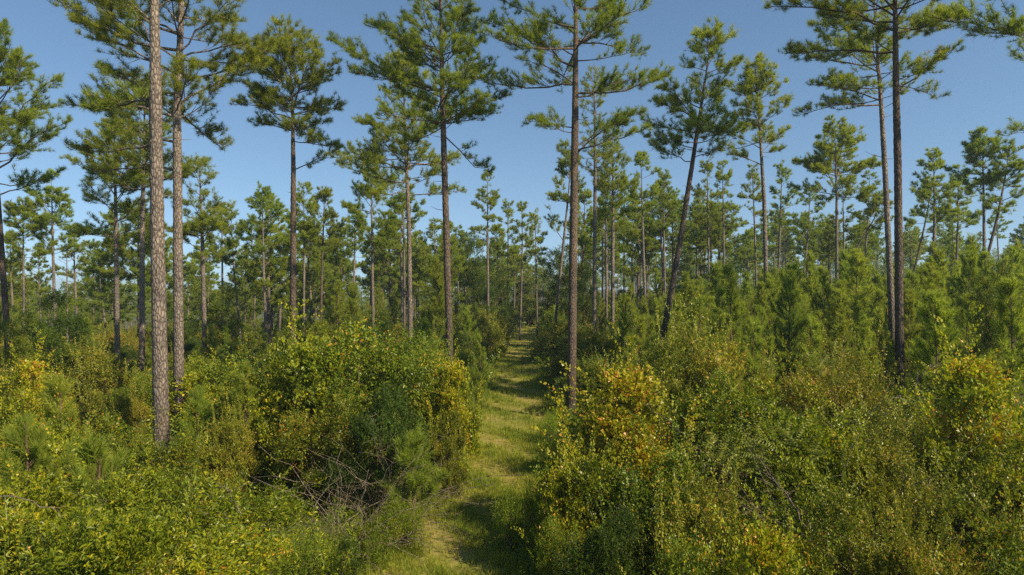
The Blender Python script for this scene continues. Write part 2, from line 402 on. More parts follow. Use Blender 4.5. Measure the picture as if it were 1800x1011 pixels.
def px(x, y, d):
    """photo pixel at depth d -> world point"""
    return np.array([(x - 900) / F * d, d, CAM_Z + (HOR - y) / F * d])

def pine_from_photo(label, d, trunk, crown, wpx, name="pine_tree", nl=34, lod=0, limbs=(), dens=1.0, bark=None, seed=0, dead=4, tint=.42, group="tall pines of the open stand", needles=None):
    """trunk: [(x, y), ...] from the lowest visible point up to the tip; crown: (x left, x right, y lowest limb)"""
    rng = np.random.default_rng(1000 + seed)
    pts = [px(x, y, d) for x, y in trunk]
    b, c = pts[0], pts[1]; gx, gz = b[0], None
    # run the stem down to the ground along its own slope
    sl = (b[0] - c[0]) / max(c[2] - b[2], .1); gz = float(ground(b[0], d)) - .25
    base = np.array([b[0] + sl * (b[2] - gz), d, gz]); gz = float(ground(base[0], d)) - .25; base[2] = gz
    if b[2] < gz + .3: pts = pts[1:]
    tp = np.array([base] + pts) - base
    n = len(tp); tp[1:, 1] += np.linspace(0, 1, n - 1) * rng.uniform(-.6, .6)
    cz0 = px(0, crown[2] + 22, d)[2] - gz; nl = int(nl * 1.15)
    ux = d / F; zc = max(cz0, 0) ; xm = np.interp(cz0 + .4 * (tp[-1, 2] - cz0), tp[:, 2], tp[:, 0]) + base[0]
    exl = max(.6, xm - (crown[0] - 900) * ux); exr = max(.6, (crown[1] - 900) * ux - xm)
    dep = (exl + exr) * .45
    lb = []
    for l in limbs:                 # (y on trunk, x end, y end, depth fraction)
        z0 = px(0, l[0], d)[2] - gz; ax = np.interp(z0, tp[:, 2], tp[:, 0]) + base[0]
        e = px(l[1], l[2], d); dx = e[0] - ax; dz = e[2] - gz - z0; lb.append((z0, dx, dz, l[3] * abs(dx)))
    t = thing(name, label, "pine tree", base, group)
    mt, mc = pine_meshes(rng, tp, wpx * ux * .5 * 1.0, cz0, (exl, exr, dep), nl, lod, lb, dens, name, (bark, needles), 16, tint, dead)
    part("trunk", mt, t); part("crown", mc, t)
    return t

# ------------------------------------------------------------------ the tall pines read from the photograph
HERO = []                          # (photo x of the stem, y) kept for spacing
def P(*a, **k):
    k.setdefault('seed', len(HERO)); HERO.append((a[1], a[2][0][0], a[2][0][1])); return pine_from_photo(*a, **k)

P("thickest flaky-barked pine trunk at the left, its crown above the frame", 25, [(285, 780), (276, 400), (270, 0), (266, -330)], (110, 420, -60), 27,
  limbs=[(75, 212, -10, .1), (165, 95, 160, .7), (40, 190, -30, -.4), (20, 360, -60, .3)], nl=30, dead=5)
P("straight tall pine just right of the thickest trunk, with dead stub limbs pointing right", 33, [(315, 700), (311, 300), (309, 200), (317, 0), (320, -240)], (100, 440, 190), 18,
  limbs=[(205, 80, 165, .3), (250, 90, 245, .3), (300, 105, 300, .4), (228, 330, 110, .1), (185, 470, 78, .1), (100, 455, 60, .2), (130, 110, 20, .2), (60, 130, -20, .2), (90, 420, 0, -.2), (40, 200, -40, .3)], nl=44, dead=7)
P("mid-size pine behind the thickest trunk, pale stem and drooping crown", 50, [(250, 650), (248, 400), (250, 250), (248, 140)], (140, 335, 330), 10, nl=34, limbs=[(330, 345, 300, .2)], seed=40)
P("pine with a heavy flat lowest limb spreading left below its crown", 55, [(207, 640), (206, 400), (205, 215)], (120, 290, 415), 9, nl=40, limbs=[(418, 115, 412, .3), (415, 285, 400, .3)])
P("leaning pine cut by the left edge, crown spilling right", 42, [(12, 570), (0, 350), (-8, 200), (-10, 60)], (-120, 105, 320), 11, nl=44, limbs=[(345, 95, 300, .2), (300, 110, 210, .2), (250, 90, 130, .3)], bark=BARK_CHAR)
P("shorter pine near the left edge with a tuft crown under the leaning one", 70, [(42, 540), (44, 460), (46, 360)], (0, 95, 440), 5, lod=1, nl=24)
P("slim pine left of the bare dead snag", 72, [(97, 560), (94, 440), (92, 310)], (45, 145, 430), 6, lod=1, nl=28)
P("broad low-crowned pine right of the two thick left trunks", 55, [(359, 560), (358, 420), (355, 285)], (305, 412, 445), 9, nl=38)
P("slim straight pine left of the lone full-crowned pine, crown touching its neighbour", 80, [(391, 570), (392, 480), (392, 360)], (365, 425, 450), 4.5, lod=1, nl=22)
P("slim slightly curved pine standing alone against the hazy gap", 82, [(420, 560), (413, 480), (408, 370)], (385, 440, 455), 4.5, lod=1, nl=20)
P("lone full-crowned pine with one low limb at its right", 42, [(515, 600), (517, 300), (517, 200), (512, 60)], (405, 600, 235), 12, nl=46, bark=BARK_CHAR,
  limbs=[(300, 592, 262, .1), (212, 408, 180, .2), (205, 598, 185, .2), (170, 590, 125, .2), (180, 425, 140, .2), (232, 440, 215, .3)], dead=5)
P("slim pine left of the lone full-crowned pine, pale stem", 75, [(468, 595), (464, 470), (462, 330)], (425, 505, 440), 5.5, lod=1, nl=30)
P("thin pine directly behind the slim pale-stemmed one", 88, [(478, 570), (477, 470), (476, 345)], (445, 512, 440), 4.5, lod=1, nl=24)
P("pine half hidden behind the lone full-crowned pine's stem", 80, [(534, 560), (534, 440), (532, 318)], (500, 568, 430), 5, lod=1, nl=28)
P("slim-stemmed pine with rounded crown midway to the bowed pine", 68, [(656, 570), (654, 420), (652, 275)], (595, 705, 425), 6, lod=1, nl=34)
P("layered pine just left of the dark bowed pine, wide sparse limbs", 52, [(721, 560), (719, 400), (713, 240), (708, 100)], (610, 800, 330), 9, nl=48, limbs=[(235, 618, 205, .3), (270, 608, 262, .3), (250, 790, 200, .3)])
P("thin pine stem beside the layered pine", 78, [(711, 580), (711, 450), (708, 300)], (670, 740, 400), 4.5, lod=1, nl=24)
P("dark bowed pine left of the grassy trail, stem curving up to a wide crown", 39, [(791, 640), (784, 400), (777, 180), (773, 0), (770, -120)], (615, 880, 210), 13.5, nl=40, bark=BARK_CHAR,
  limbs=[(155, 612, 112, .2), (170, 700, 120, .3), (172, 828, 85, .1), (185, 892, 158, .2), (215, 860, 195, .2), (235, 862, 300, .3), (90, 640, 20, .3), (60, 860, 20, .3), (120, 690, 60, -.3)], dead=5)
P("slender pine with layered crown left of the trail's far end", 82, [(858, 530), (857, 420), (857, 308)], (823, 890, 420), 5, lod=1, nl=28)
P("thin far pine first left over the trail's end", 105, [(893, 500), (893, 440), (893, 350)], (870, 915, 440), 3.5, lod=1, nl=20)
P("dark thin pine over the trail's end", 95, [(915, 560), (918, 450), (918, 358)], (895, 945, 450), 4, lod=1, nl=24)
P("thin pine right above the trail's end, narrow open crown", 100, [(943, 500), (942, 440), (940, 370)], (922, 970, 445), 3.5, lod=1, nl=22)
P("leaning slender pine with bare lower crown left of the trail-edge pine", 68, [(981, 520), (990, 430), (999, 340), (1004, 258)], (950, 1020, 345), 6, lod=1, nl=24, limbs=[(425, 966, 368, .1)])
P("big trail-edge pine with bright lower limb tufts, stem rooted right of the trail", 37, [(1004, 725), (1008, 400), (1011, 200), (1012, 0), (1012, -160)], (870, 1130, 90), 16.5, nl=34,
  limbs=[(150, 850, 135, .2), (120, 870, 20, .3), (100, 930, 28, .1), (165, 1180, 128, .1), (172, 1120, 150, -.3), (275, 1125, 200, -.1), (265, 1128, 235, -.3), (262, 1090, 205, .3), (225, 932, 210, .2), (232, 950, 225, -.3), (70, 1140, 90, .2), (80, 1130, 20, -.2), (50, 880, -20, .3), (150, 920, 110, -.3)], dens=1.0, dead=3, bark=BARK_MID)
P("sparse tall pine just right of the trail-edge pine", 60, [(1045, 540), (1046, 300), (1044, 110)], (1005, 1085, 330), 8, nl=36, dens=.75)
P("full pine third right of the trail-edge trunk, forked low limbs", 62, [(1077, 540), (1078, 400), (1078, 245)], (1025, 1122, 395), 7.5, nl=42)
P("thin pine between the full pine and the sparse tall one", 92, [(1059, 520), (1059, 430), (1059, 320)], (1040, 1085, 430), 4, lod=1, nl=22)
P("thin far pine left of the pale-crowned slim pine", 100, [(1097, 520), (1097, 430), (1097, 330)], (1075, 1120, 440), 3.5, lod=1, nl=22)
P("slim pine with a pale yellow-green crown left of the leaning pine", 74, [(1134, 530), (1131, 420), (1128, 275)], (1098, 1165, 360), 5.5, lod=1, nl=26, tint=.6)
P("slim pine standing closest left of the leaning pine", 84, [(1169, 520), (1168, 430), (1168, 302)], (1140, 1200, 400), 4.5, lod=1, nl=28)
P("dark leaning pine right of the trail, tilted to the right", 42, [(1172, 555), (1196, 420), (1222, 250), (1240, 130), (1250, 55)], (1150, 1305, 250), 11.5, nl=34, bark=BARK_CHAR,
  limbs=[(262, 1140, 238, .2), (285, 1145, 262, -.2), (215, 1150, 170, .2), (235, 1310, 232, .2), (278, 1280, 262, -.2), (130, 1298, 108, .2), (100, 1205, 88, .2), (80, 1290, 62, .2)], dead=4)
P("pine with rounded upswept crown right of the leaning pine", 52, [(1347, 500), (1344, 350), (1338, 240), (1330, 115)], (1262, 1392, 245), 8.5, nl=40, limbs=[(290, 1270, 250, .1), (265, 1385, 225, .2)])
P("first of two matching slim pines behind the leaning pine", 85, [(1246, 490), (1246, 400), (1245, 280)], (1213, 1270, 385), 4.5, lod=1, nl=28)
P("second of two matching slim pines behind the leaning pine", 82, [(1273, 490), (1273, 400), (1272, 284)], (1250, 1306, 385), 4.5, lod=1, nl=26)
P("thin pine just left of the upswept-crowned pine's stem", 90, [(1329, 480), (1328, 400), (1325, 290)], (1300, 1350, 380), 4, lod=1, nl=24)
P("thin open-crowned pine right of the upswept-crowned pine", 84, [(1368, 480), (1371, 400), (1374, 285)], (1345, 1408, 400), 4.5, lod=1, nl=22)
P("short-crowned pine tilting right above the young thicket", 88, [(1414, 470), (1420, 410), (1423, 330)], (1390, 1450, 400), 4, lod=1, nl=20)
P("slim pine with a wide lone lower limb tier above the thicket", 66, [(1471, 480), (1470, 350), (1466, 225)], (1400, 1535, 335), 6, lod=1, nl=28, limbs=[(305, 1398, 285, .1), (310, 1535, 282, .1)])
P("strongly slanting bare-stemmed pine above the young thicket", 80, [(1493, 460), (1512, 425), (1536, 385), (1550, 350)], (1520, 1580, 375), 4.5, lod=1, nl=14, bark=BARK_CHAR)
P("pine behind the slanting bare stem, loose crown", 88, [(1520, 460), (1528, 380), (1532, 305)], (1495, 1562, 400), 4.5, lod=1, nl=26)
P("pine left of the slanting bare stem, narrow crown", 92, [(1484, 460), (1484, 380), (1484, 320)], (1460, 1510, 395), 4, lod=1, nl=20)
P("slimmer left trunk of the two close pines at the right", 44, [(1566, 520), (1558, 300), (1553, 180), (1545, 40), (1540, -60)], (1420, 1610, 150), 11, nl=32,
  limbs=[(182, 1412, 198, .1), (175, 1440, 140, .2), (160, 1500, 150, -.3), (110, 1420, 90, .3), (60, 1440, 30, .3)], dead=5)
P("thicker right trunk of the two close pines at the right", 35, [(1581, 612), (1578, 300), (1574, 150), (1572, 0), (1570, -220)], (1390, 1700, 30), 15, nl=30, bark=BARK_CHAR,
  limbs=[(92, 1388, 88, .1), (55, 1370, -5, .2), (30, 1450, -40, .3), (170, 1690, 75, .1), (150, 1640, 175, -.1), (140, 1635, 120, .3), (60, 1700, 30, .2), (100, 1500, 60, -.3)], dens=1.1, dead=4)
P("pine rooted outside the frame whose limbs reach in at the top right", 31, [(1868, 560), (1864, 200), (1862, 0), (1860, -200)], (1745, 1960, 30), 17, nl=26,
  limbs=[(75, 1700, 48, .1), (60, 1650, 8, .2), (90, 1740, 60, -.2), (215, 1782, 235, .2), (150, 1760, 100, -.3)])
P("full round-crowned pine right of the two close pines", 74, [(1641, 460), (1640, 380), (1636, 268)], (1602, 1672, 370), 6, lod=1, nl=36)
P("leaning thin pine crossing in front of the round-crowned one", 78, [(1611, 460), (1626, 400), (1638, 345), (1645, 320)], (1600, 1660, 385), 4.5, lod=1, nl=16, bark=BARK_CHAR)
P("pine with soft open crown left of the pair at the right edge", 82, [(1682, 450), (1682, 380), (1680, 298)], (1655, 1716, 380), 4.5, lod=1, nl=30)
P("flat-topped dark pine near the right edge", 68, [(1730, 450), (1730, 360), (1728, 234)], (1686, 1768, 315), 6, lod=1, nl=34)
P("pine leaning right at the right edge of the stand", 66, [(1736, 450), (1755, 380), (1772, 300), (1778, 255)], (1738, 1810, 350), 6, lod=1, nl=30, bark=BARK_CHAR)

# dead snag at the left
def snag(label, d, trunk, wpx, seed, n=26, ctop=.5):
    rng = np.random.default_rng(seed); pts = [px(x, y, d) for x, y in trunk]; gz = float(ground(pts[0][0], d)) - .2
    base = np.array([pts[0][0], d, gz]); tp = np.array([base] + pts[1:]) - base
    t = thing("dead_snag", label, "dead tree", base)
    z = np.linspace(0, tp[-1, 2], 20); ax = np.stack([np.interp(z, tp[:, 2], tp[:, 0]), 0 * z, z], -1)
    r = wpx * d / F * .5; b = Buf(); b.add(*tubes(ax[None], (r * (1 - .85 * z / z[-1]))[None], 7, .06, rng)); tk = b
    zz = rng.uniform(ctop, 1, n) * tp[-1, 2]; L = rng.uniform(.6, 2.2, n) * (1.2 - zz / tp[-1, 2]) * 2; b = Buf()
    O = np.stack([np.interp(zz, tp[:, 2], tp[:, 0]), 0 * zz, zz], -1)
    P1 = grow_limbs(rng.uniform(0, 6.28, n), rng.uniform(0, .5, n), L, O, rng, .2)
    b.add(*tubes(P1, .022 * (1 - .8 * np.linspace(0, 1, 7))[None] * np.ones((n, 1)), 4))
    i2 = np.repeat(np.arange(n), 6); p, tg = evalp(P1, i2, rng.uniform(.3, 1, len(i2)))
    P2 = grow_limbs(np.arctan2(tg[:, 1], tg[:, 0]) + rng.choice([-.8, .8], len(i2)), rng.uniform(-.2, .5, len(i2)), rng.uniform(.2, .7, len(i2)), p, rng, .2, 4)
    b.add(*tubes(P2, .010 * np.array([[1, .8, .6, .4]]) * np.ones((len(i2), 1)), 3))
    if n > 10: part("bare_branches", b.mesh("snag_branches", DEADW), t)
    else: tk.v += b.v; tk.f += [f + tk.n for f in b.f]; tk.t += b.t
    part("trunk", tk.mesh("snag_trunk", DEADW, True), t)
snag("bare dead snag with thin twiggy limbs in the left gap", 72, [(119, 600), (118, 520), (117, 428)], 5, 5)
snag("thin pale dead stem in the hazy gap right of the two thick trunks", 95, [(408, 580), (408, 540), (407, 488)], 3, 6, 4)

# ------------------------------------------------------------------ filler pines of the stand: shared meshes
LM = [(-400, "left edge"), (207, "flat-limbed pine"), (300, "two thick trunks"), (515, "lone full-crowned pine"), (785, "dark bowed pine"),
      (1005, "big trail-edge pine"), (1200, "leaning pine"), (1345, "upswept-crowned pine"), (1573, "two close trunks"), (2300, "right edge")]
ORD = ["first", "second", "third", "fourth", "fifth", "sixth", "seventh", "eighth", "ninth", "tenth", "eleventh", "twelfth", "thirteenth", "fourteenth", "fifteenth", "sixteenth", "seventeenth", "eighteenth", "nineteenth", "twentieth"]
CELL = {}
PENDING = []
def later_label(o, what, x, y, bands):
    u = 900 + x / y * F
    k = max(i for i in range(len(LM)) if LM[i][0] <= max(u, -399))
    band = next(b for lim, b in bands if y < lim)
    CELL.setdefault((what, band, k), []).append((u, o)); PENDING.append(o)
def finish_labels():
    for (what, band, k), L in CELL.items():
        L.sort(key=lambda q: q[0])
        for i, (u, o) in enumerate(L):
            a, b = LM[k][1], LM[min(k + 1, len(LM) - 1)][1]
            o_ = ORD[i] if i < len(ORD) else str(i + 1) + "th"
            a, b = a.replace("the ", ""), b.replace("the ", "")
            if len(L) == 1: o['label'] = f"{band} {what} between {a} and {b}"
            else: o['label'] = f"{o_} {band} {what} rightwards between {a} and {b}"

def proto_pine(seed, H, cfrac, reach, nl, lod, lean=0.0, bark=None):
    rng = np.random.default_rng(seed)
    tp = [(0, 0, 0), (lean * .35 * H + rng.uniform(-.1, .1), rng.uniform(-.2, .2), H * .4), (lean * .8 * H, rng.uniform(-.3, .3), H * .75), (lean * H + rng.uniform(-.2, .2), 0, H)]
    return pine_meshes(rng, tp, .19, H * cfrac, (reach, reach * rng.uniform(.8, 1.2), reach), nl, lod, None, 1.0, "stand_pine", (bark, NEEDLE_FAR), 8, .45, 3)
PINES = [proto_pine(60 + i, H, cf, rc, nl, 1, ln, bk) for i, (H, cf, rc, nl, ln, bk) in enumerate([
    (19, .50, 2.9, 38, 0, None), (17, .46, 2.6, 34, .02, None), (20, .58, 2.9, 34, -.02, BARK_CHAR), (16, .42, 3.0, 38, .05, None), (18, .55, 2.4, 28, -.03, None), (18.5, .48, 3.3, 42, .01, BARK_CHAR), (15, .38, 2.7, 36, -.06, None), (19.5, .62, 2.4, 24, .03, None), (17.5, .40, 3.1, 44, 0, None)])]
FARP = [proto_pine(80 + i, H, cf, rc, nl, 2, 0) for i, (H, cf, rc, nl) in enumerate([(19, .45, 3.2, 32), (17, .4, 3.0, 30), (20, .5, 2.9, 28), (16, .35, 3.4, 32)])]
rf = np.random.default_rng(21)
PB = [(115, "mid-distance"), (165, "far"), (999, "farthest")]
placed = []
def place_pine(x, y, protos, hs, what="slim pine"):
    mt, mc = protos[rf.integers(len(protos))]
    t = thing("pine_tree", "", "pine tree", (x, y, float(ground(x, y)) - .2), "slim pines filling the stand", float(rf.uniform(0, 6.28)))
    s = hs * float(rf.uniform(.9, 1.1)); t.scale = (s, s, s * float(rf.uniform(.95, 1.05)))
    part("trunk", mt, t); part("crown", mc, t)
    later_label(t, what, x, y, PB); placed.append((x, y))
def clear_of_trail(x, y, m=3.0): return abs(x - float(trail_x(y))) > m
# density and height of the stand by photo column, so that the tree line rises and falls as in the photo
ZONES = [  # u0, u1, d0, d1, count, height factor
    (-60, 130, 85, 150, 13, .84), (130, 330, 75, 150, 18, .95), (320, 440, 100, 170, 10, .88), (430, 610, 78, 150, 19, 1.0), (600, 800, 78, 150, 18, .98),
    (790, 965, 95, 160, 11, .86), (1010, 1130, 80, 150, 12, 1.0), (1120, 1270, 85, 150, 12, .93), (1260, 1420, 92, 150, 9, .82), (1400, 1560, 95, 150, 8, .72),
    (1590, 1860, 95, 160, 10, .72), (20, 360, 160, 260, 26, .9), (430, 700, 150, 240, 14, .95), (700, 1100, 150, 240, 15, .95), (1100, 1700, 140, 210, 30, .85)]
for u0, u1, d0, d1, n, hf in ZONES:
    k = 0; tries = 0
    while k < n and tries < 400:
        tries += 1; u = rf.uniform(u0, u1); y = rf.uniform(d0, d1); x = (u - 900) / F * y
        if not clear_of_trail(x, y, 3.5) or any((x - a) ** 2 + (y - b) ** 2 < 9 for a, b in placed): continue
        place_pine(x, y, PINES if y < 165 else FARP, hf); k += 1

# far wood: one mass beyond the stand, merged from coarse trees
def far_wood():
    tb, cb = Buf(), Buf(); rng = np.random.default_rng(5); n = 760
    y = 250 + 520 * rng.random(n) ** 1.3; u = rng.uniform(-150, 1950, n); x = (u - 900) / F * y
    for mt, mc in FARP:
        pass
    rows = [(np.array([v.co[:] for v in mc.vertices]), np.array([p.vertices[:] for p in mc.polygons]), np.array([a.value for a in mc.attributes["tint"].data])) for _, mc in FARP[:2]]
    for i in range(n):
        V, Fc, T = rows[i % 2]; s = rng.uniform(.85, 1.15); a = rng.uniform(0, 6.28); c, q = math.cos(a), math.sin(a)
        M = np.array([[c, -q, 0], [q, c, 0], [0, 0, 1]]) * s; g = float(ground(x[i], y[i]))
        keep = rng.random(len(Fc)) < .55
        cb.add(V @ M.T + [x[i], y[i], g - rng.uniform(0, 3)], Fc[keep], T + rng.normal(0, .08))
        h = 14 * s; tb.add(*tubes(np.array([[[x[i], y[i], g - 1], [x[i], y[i], g + h]]]), np.array([[.25, .15]]), 4))
    o = link(bpy.data.objects.new("distant_forest", cb.mesh("distant_forest", NEEDLE_FAR))); o['kind'] = 'stuff'; o['label'] = "far-off pine wood closing the horizon"; o['category'] = "forest"
    o = link(bpy.data.objects.new("distant_forest_stems", tb.mesh("distant_forest_stems", BARK))); o['kind'] = 'stuff'; o['label'] = "thin stems of the far-off wood"; o['category'] = "forest"
far_wood()

# ------------------------------------------------------------------ shrubs, young pines
def lobes(rng, rx, ry, h, n, rl, low=.18):
    a = rng.uniform(0, 6.28, n); r = np.sqrt(rng.random(n)); z = rng.uniform(low, 1, n)
    k = np.sqrt(np.clip(1 - ((z - low) / (1.12 - low)) ** 2.6, .22, 1)) * rng.uniform(.75, 1.3, n)
    c = np.stack([rx * r * k * np.cos(a), ry * r * k * np.sin(a), h * z - rl * .6], -1)
    c[:, 2] *= 1 + .18 * np.sin(a * 2 + 1)
    return c, rl * rng.uniform(.38, 1.2, n)
def shrub_meshes(seed, rx, ry, h, nspray, tm, leafm, nl=16, rl=.75, tint=.42, tvar=.14, up=.5, twigm=None, inner=.14, stems=9, name="shrub", scale=(.8, 1.3), bare=0, stick=0):
    rng = np.random.default_rng(seed); c, r = lobes(rng, rx, ry, h, nl, rl)
    c[:, 2] = np.maximum(c[:, 2], r * .45)
    m = nspray * 3; i = rng.integers(0, nl, m); d = norm(rng.normal(size=(m, 3))); d[:, 2] = np.where(d[:, 2] < -.25, -d[:, 2], d[:, 2])
    rr = np.where(rng.random(m) < inner, rng.uniform(.35, .85, m), rng.uniform(.85, 1.04, m))
    p = c[i] + d * (r[i] * rr)[:, None]
    dist = np.linalg.norm(p[:, None] - c[None], axis=2) / r[None]
    dist[np.arange(m), i] = 9
    ok = (dist.min(1) > np.where(rr < .85, .5, .82)) & (p[:, 2] > .05)
    p, d, i = p[ok][:nspray], d[ok][:nspray], i[ok][:nspray]; n = len(p)
    dr = norm(d + rng.normal(0, .45, (n, 3)) + [0, 0, up])
    lt = rng.uniform(-tvar, tvar, nl)
    fb = Buf(); sc = rng.uniform(*scale, n)
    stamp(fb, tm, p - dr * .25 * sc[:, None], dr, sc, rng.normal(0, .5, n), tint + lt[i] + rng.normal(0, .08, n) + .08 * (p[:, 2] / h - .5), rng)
    if stick:                        # long shoots standing out of the outline
        k = rng.integers(0, n, stick); dd = norm(dr[k] * .6 + rng.normal(0, .3, (stick, 3)) + [0, 0, .9])
        for q in range(4): stamp(fb, tm, p[k] + dd * (.1 + .33 * q), dd, np.full(stick, .75), rng.normal(0, .6, stick), np.full(stick, tint + .05), rng)
    sb = Buf(); k = rng.integers(0, nl, stems + nl); k[:nl] = np.arange(nl)
    o = np.stack([rng.normal(0, rx * .16, len(k)), rng.normal(0, ry * .16, len(k)), np.zeros(len(k))], -1); e = c[k] + rng.normal(0, .15, (len(k), 3)) * r[k][:, None]
    u = np.linspace(0, 1, 6)[None, :, None]; Pm = o[:, None] + (e - o)[:, None] * u; Pm[:, :, :2] += (rng.normal(0, .14, (len(k), 1, 2)) * np.sin(u * np.pi))
    Pm[:, 1:5] += rng.normal(0, .035, (len(k), 4, 3))
    sb.add(*tubes(Pm, (.022 + .006 * h / 3) * np.linspace(1, .35, 6)[None] * rng.uniform(.5, 1.2, (len(k), 1)), 5))
    nb = 40 + bare; i2 = rng.integers(0, len(k), nb); q, tg = evalp(Pm, i2, rng.uniform(.3, .98, nb))
    P2 = grow_limbs(rng.uniform(0, 6.28, nb), rng.uniform(-.2, 1.0, nb), rng.uniform(.5, 1.3, nb) * rl * 1.3, q, rng, .2, 5)
    sb.add(*tubes(P2, .010 * np.linspace(1, .4, 5)[None] * np.ones((nb, 1)), 4))
    return fb.mesh(name + "_foliage", leafm), sb.mesh(name + "_stems", twigm or TWIG)

def young_pine_meshes(seed, H, reach, lod=0, name="young_pine"):
    rng = np.random.default_rng(seed); tb, cb = Buf(), Buf()
    z = np.linspace(0, H, 10); ax = np.stack([.04 * H * np.sin(z / H * 2 + seed) * z / H, .02 * z, z], -1)
    tb.add(*tubes(ax[None], (.012 + .045 * (1 - z / H))[None], 6))
    wz = np.arange(.35, H - .25, .40) + rng.uniform(-.06, .06, len(np.arange(.35, H - .25, .40))); nb = rng.integers(4, 7, len(wz)); i = np.repeat(np.arange(len(wz)), nb); n = len(i)
    zz = wz[i] + rng.normal(0, .08, n); t = zz / H; O = np.stack([np.interp(zz, z, ax[:, 0]), np.interp(zz, z, ax[:, 1]), zz], -1)
    L = (reach * (1 - t) ** .75 * (.75 + .4 * S(t / .3)) + .22) * rng.uniform(.65, 1.15, n)
    P1 = grow_limbs(rng.uniform(0, 6.28, n), .35 + .55 * t + rng.normal(0, .13, n), L, O, rng, .65, 6)
    tb.add(*tubes(P1, (.007 + .006 * L)[:, None] * np.linspace(1, .4, 6)[None], 4))
    st = .13 if lod == 0 else .17
    ns = np.maximum(1, (L / st)).astype(int); i2 = np.repeat(np.arange(n), ns); m = len(i2)
    tt = rng.uniform(.25, 1, m); p, d = evalp(P1, i2, tt)
    # side shoots
    i3 = np.repeat(np.arange(n), np.maximum(1, (L * 3.5).astype(int))); q, dg = evalp(P1, i3, rng.uniform(.3, .85, len(i3)))
    hd = np.arctan2(dg[:, 1], dg[:, 0]) + rng.choice([-1, 1], len(i3)) * rng.uniform(.5, 1.0, len(i3)); l3 = rng.uniform(.15, .4, len(i3))
    P3 = grow_limbs(hd, rng.uniform(.2, .9, len(i3)), l3, q, rng, .5, 3); tb.add(*tubes(P3, .006 * np.array([[1, .8, .5]]) * np.ones((len(i3), 1)), 3))
    O = np.concatenate([p, P1[:, -1], P3[:, -1], P3[:, 1], [[ax[-1, 0], ax[-1, 1], H], [ax[-1, 0], ax[-1, 1], H - .18]]])
    D = np.concatenate([norm(d + [0, 0, .25]), norm(P1[:, -1] - P1[:, -2]), norm(P3[:, -1] - P3[:, -2]), norm(P3[:, -1] - P3[:, -2]), [[0, 0, 1], [0, 0, 1]]])
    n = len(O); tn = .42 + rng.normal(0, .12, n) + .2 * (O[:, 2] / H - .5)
    stamp(cb, TUFT_YOUNG if lod == 0 else TUFT_YMID, O, D, rng.uniform(.8, 1.15, n), rng.uniform(0, 6.28, n), tn, rng)
    return tb.mesh(name + "_trunk", TWIG, True), cb.mesh(name + "_crown", YOUNG)

SH = {
 'vine':  [shrub_meshes(201, 1.7, 1.5, 3.6, 1500, SP_VINE, VINE, 24, .76, .60, .26, .25, stick=70), shrub_meshes(202, 1.8, 1.6, 3.2, 1400, SP_VINE, VINE, 24, .75, .46, .24, .25, stick=60)],
 'bush':  [shrub_meshes(211, 1.6, 1.6, 3.4, 1500, SP_BUSH, BUSH, 26, .7, .52, .26, .45, stick=60), shrub_meshes(212, 1.9, 1.5, 2.9, 1400, SP_BUSH, BUSH, 28, .65, .52, .28, .4, stick=60), shrub_meshes(213, 1.4, 1.4, 3.8, 1300, SP_BUSH, BUSH, 18, .72, .38, .14, .5)],
 'olive': [shrub_meshes(221, 1.7, 1.7, 3.4, 1500, SP_OLIVE, OLIVE, 26, .66, .56, .24, .6, stick=110, bare=90), shrub_meshes(222, 1.9, 1.6, 3.0, 1500, SP_OLIVE, OLIVE, 26, .66, .60, .24, .6, stick=110, bare=90), shrub_meshes(223, 1.5, 1.6, 3.6, 1400, SP_OLIVE, OLIVE, 24, .62, .52, .24, .6, stick=90, bare=60)],
 'dark':  [shrub_meshes(231, 1.5, 1.5, 3.4, 1300, SP_DARK, DARK, 18, .75, .5, .15, .5), shrub_meshes(232, 1.3, 1.3, 3.9, 1200, SP_DARK, DARK, 20, .65, .4, .15, .6)],
 'sumac': [shrub_meshes(241, 1.7, 1.5, 3.1, 620, SP_PINN, SUMAC, 18, .8, .5, .12, .2, bare=20, scale=(.9, 1.3)), shrub_meshes(242, 1.5, 1.5, 2.8, 520, SP_PINN, SUMAC, 16, .75, .5, .12, .2, scale=(.9, 1.3))],
 'gold':  [shrub_meshes(251, .8, .8, 1.2, 190, SP_GOLD, GOLD, 10, .35, .5, .2, 2.2, scale=(.9, 1.3), name="weed_clump"), shrub_meshes(252, .9, .7, 1.0, 170, SP_GOLD, GOLD, 10, .35, .4, .2, 2.4, name="weed_clump")],
 'mound': [shrub_meshes(261, 2.6, 2.2, 2.6, 2600, SP_MOUND, MOUNDM, 40, .62, .44, .18, .35, stick=60, name="vine_mound"), shrub_meshes(262, 2.3, 2.3, 2.3, 2200, SP_MOUND, MOUNDM, 38, .58, .42, .18, .35, name="vine_mound")],
 'tree':  [shrub_meshes(271, 2.6, 2.6, 8.2, 2600, SP_BUSH, BUSH, 44, .95, .34, .12, .4, stems=6, scale=(1, 1.7), name="broadleaf_tree"), shrub_meshes(272, 2.2, 2.3, 7.0, 2200, SP_DARK, DARK, 36, .9, .55, .15, .4, stems=6, scale=(1, 1.7), name="broadleaf_tree")],
}
YP = [young_pine_meshes(301, 3.2, 1.0), young_pine_meshes(302, 4.4, 1.25), young_pine_meshes(303, 5.4, 1.45), young_pine_meshes(304, 2.4, .9)]
YPM = [young_pine_meshes(311, 4.6, 1.35, 1), young_pine_meshes(312, 5.6, 1.6, 1), young_pine_meshes(313, 3.8, 1.2, 1)]
def mesh_top(me):
    v = np.empty(len(me.vertices) * 3, np.float32); me.vertices.foreach_get("co", v); v = v.reshape(-1, 3); return float(np.percentile(v[:, 2], 98.5)), float(np.percentile(np.abs(v[:, 0]), 95))
TOPS = {k: [mesh_top(m[0]) for m in v] for k, v in SH.items()}
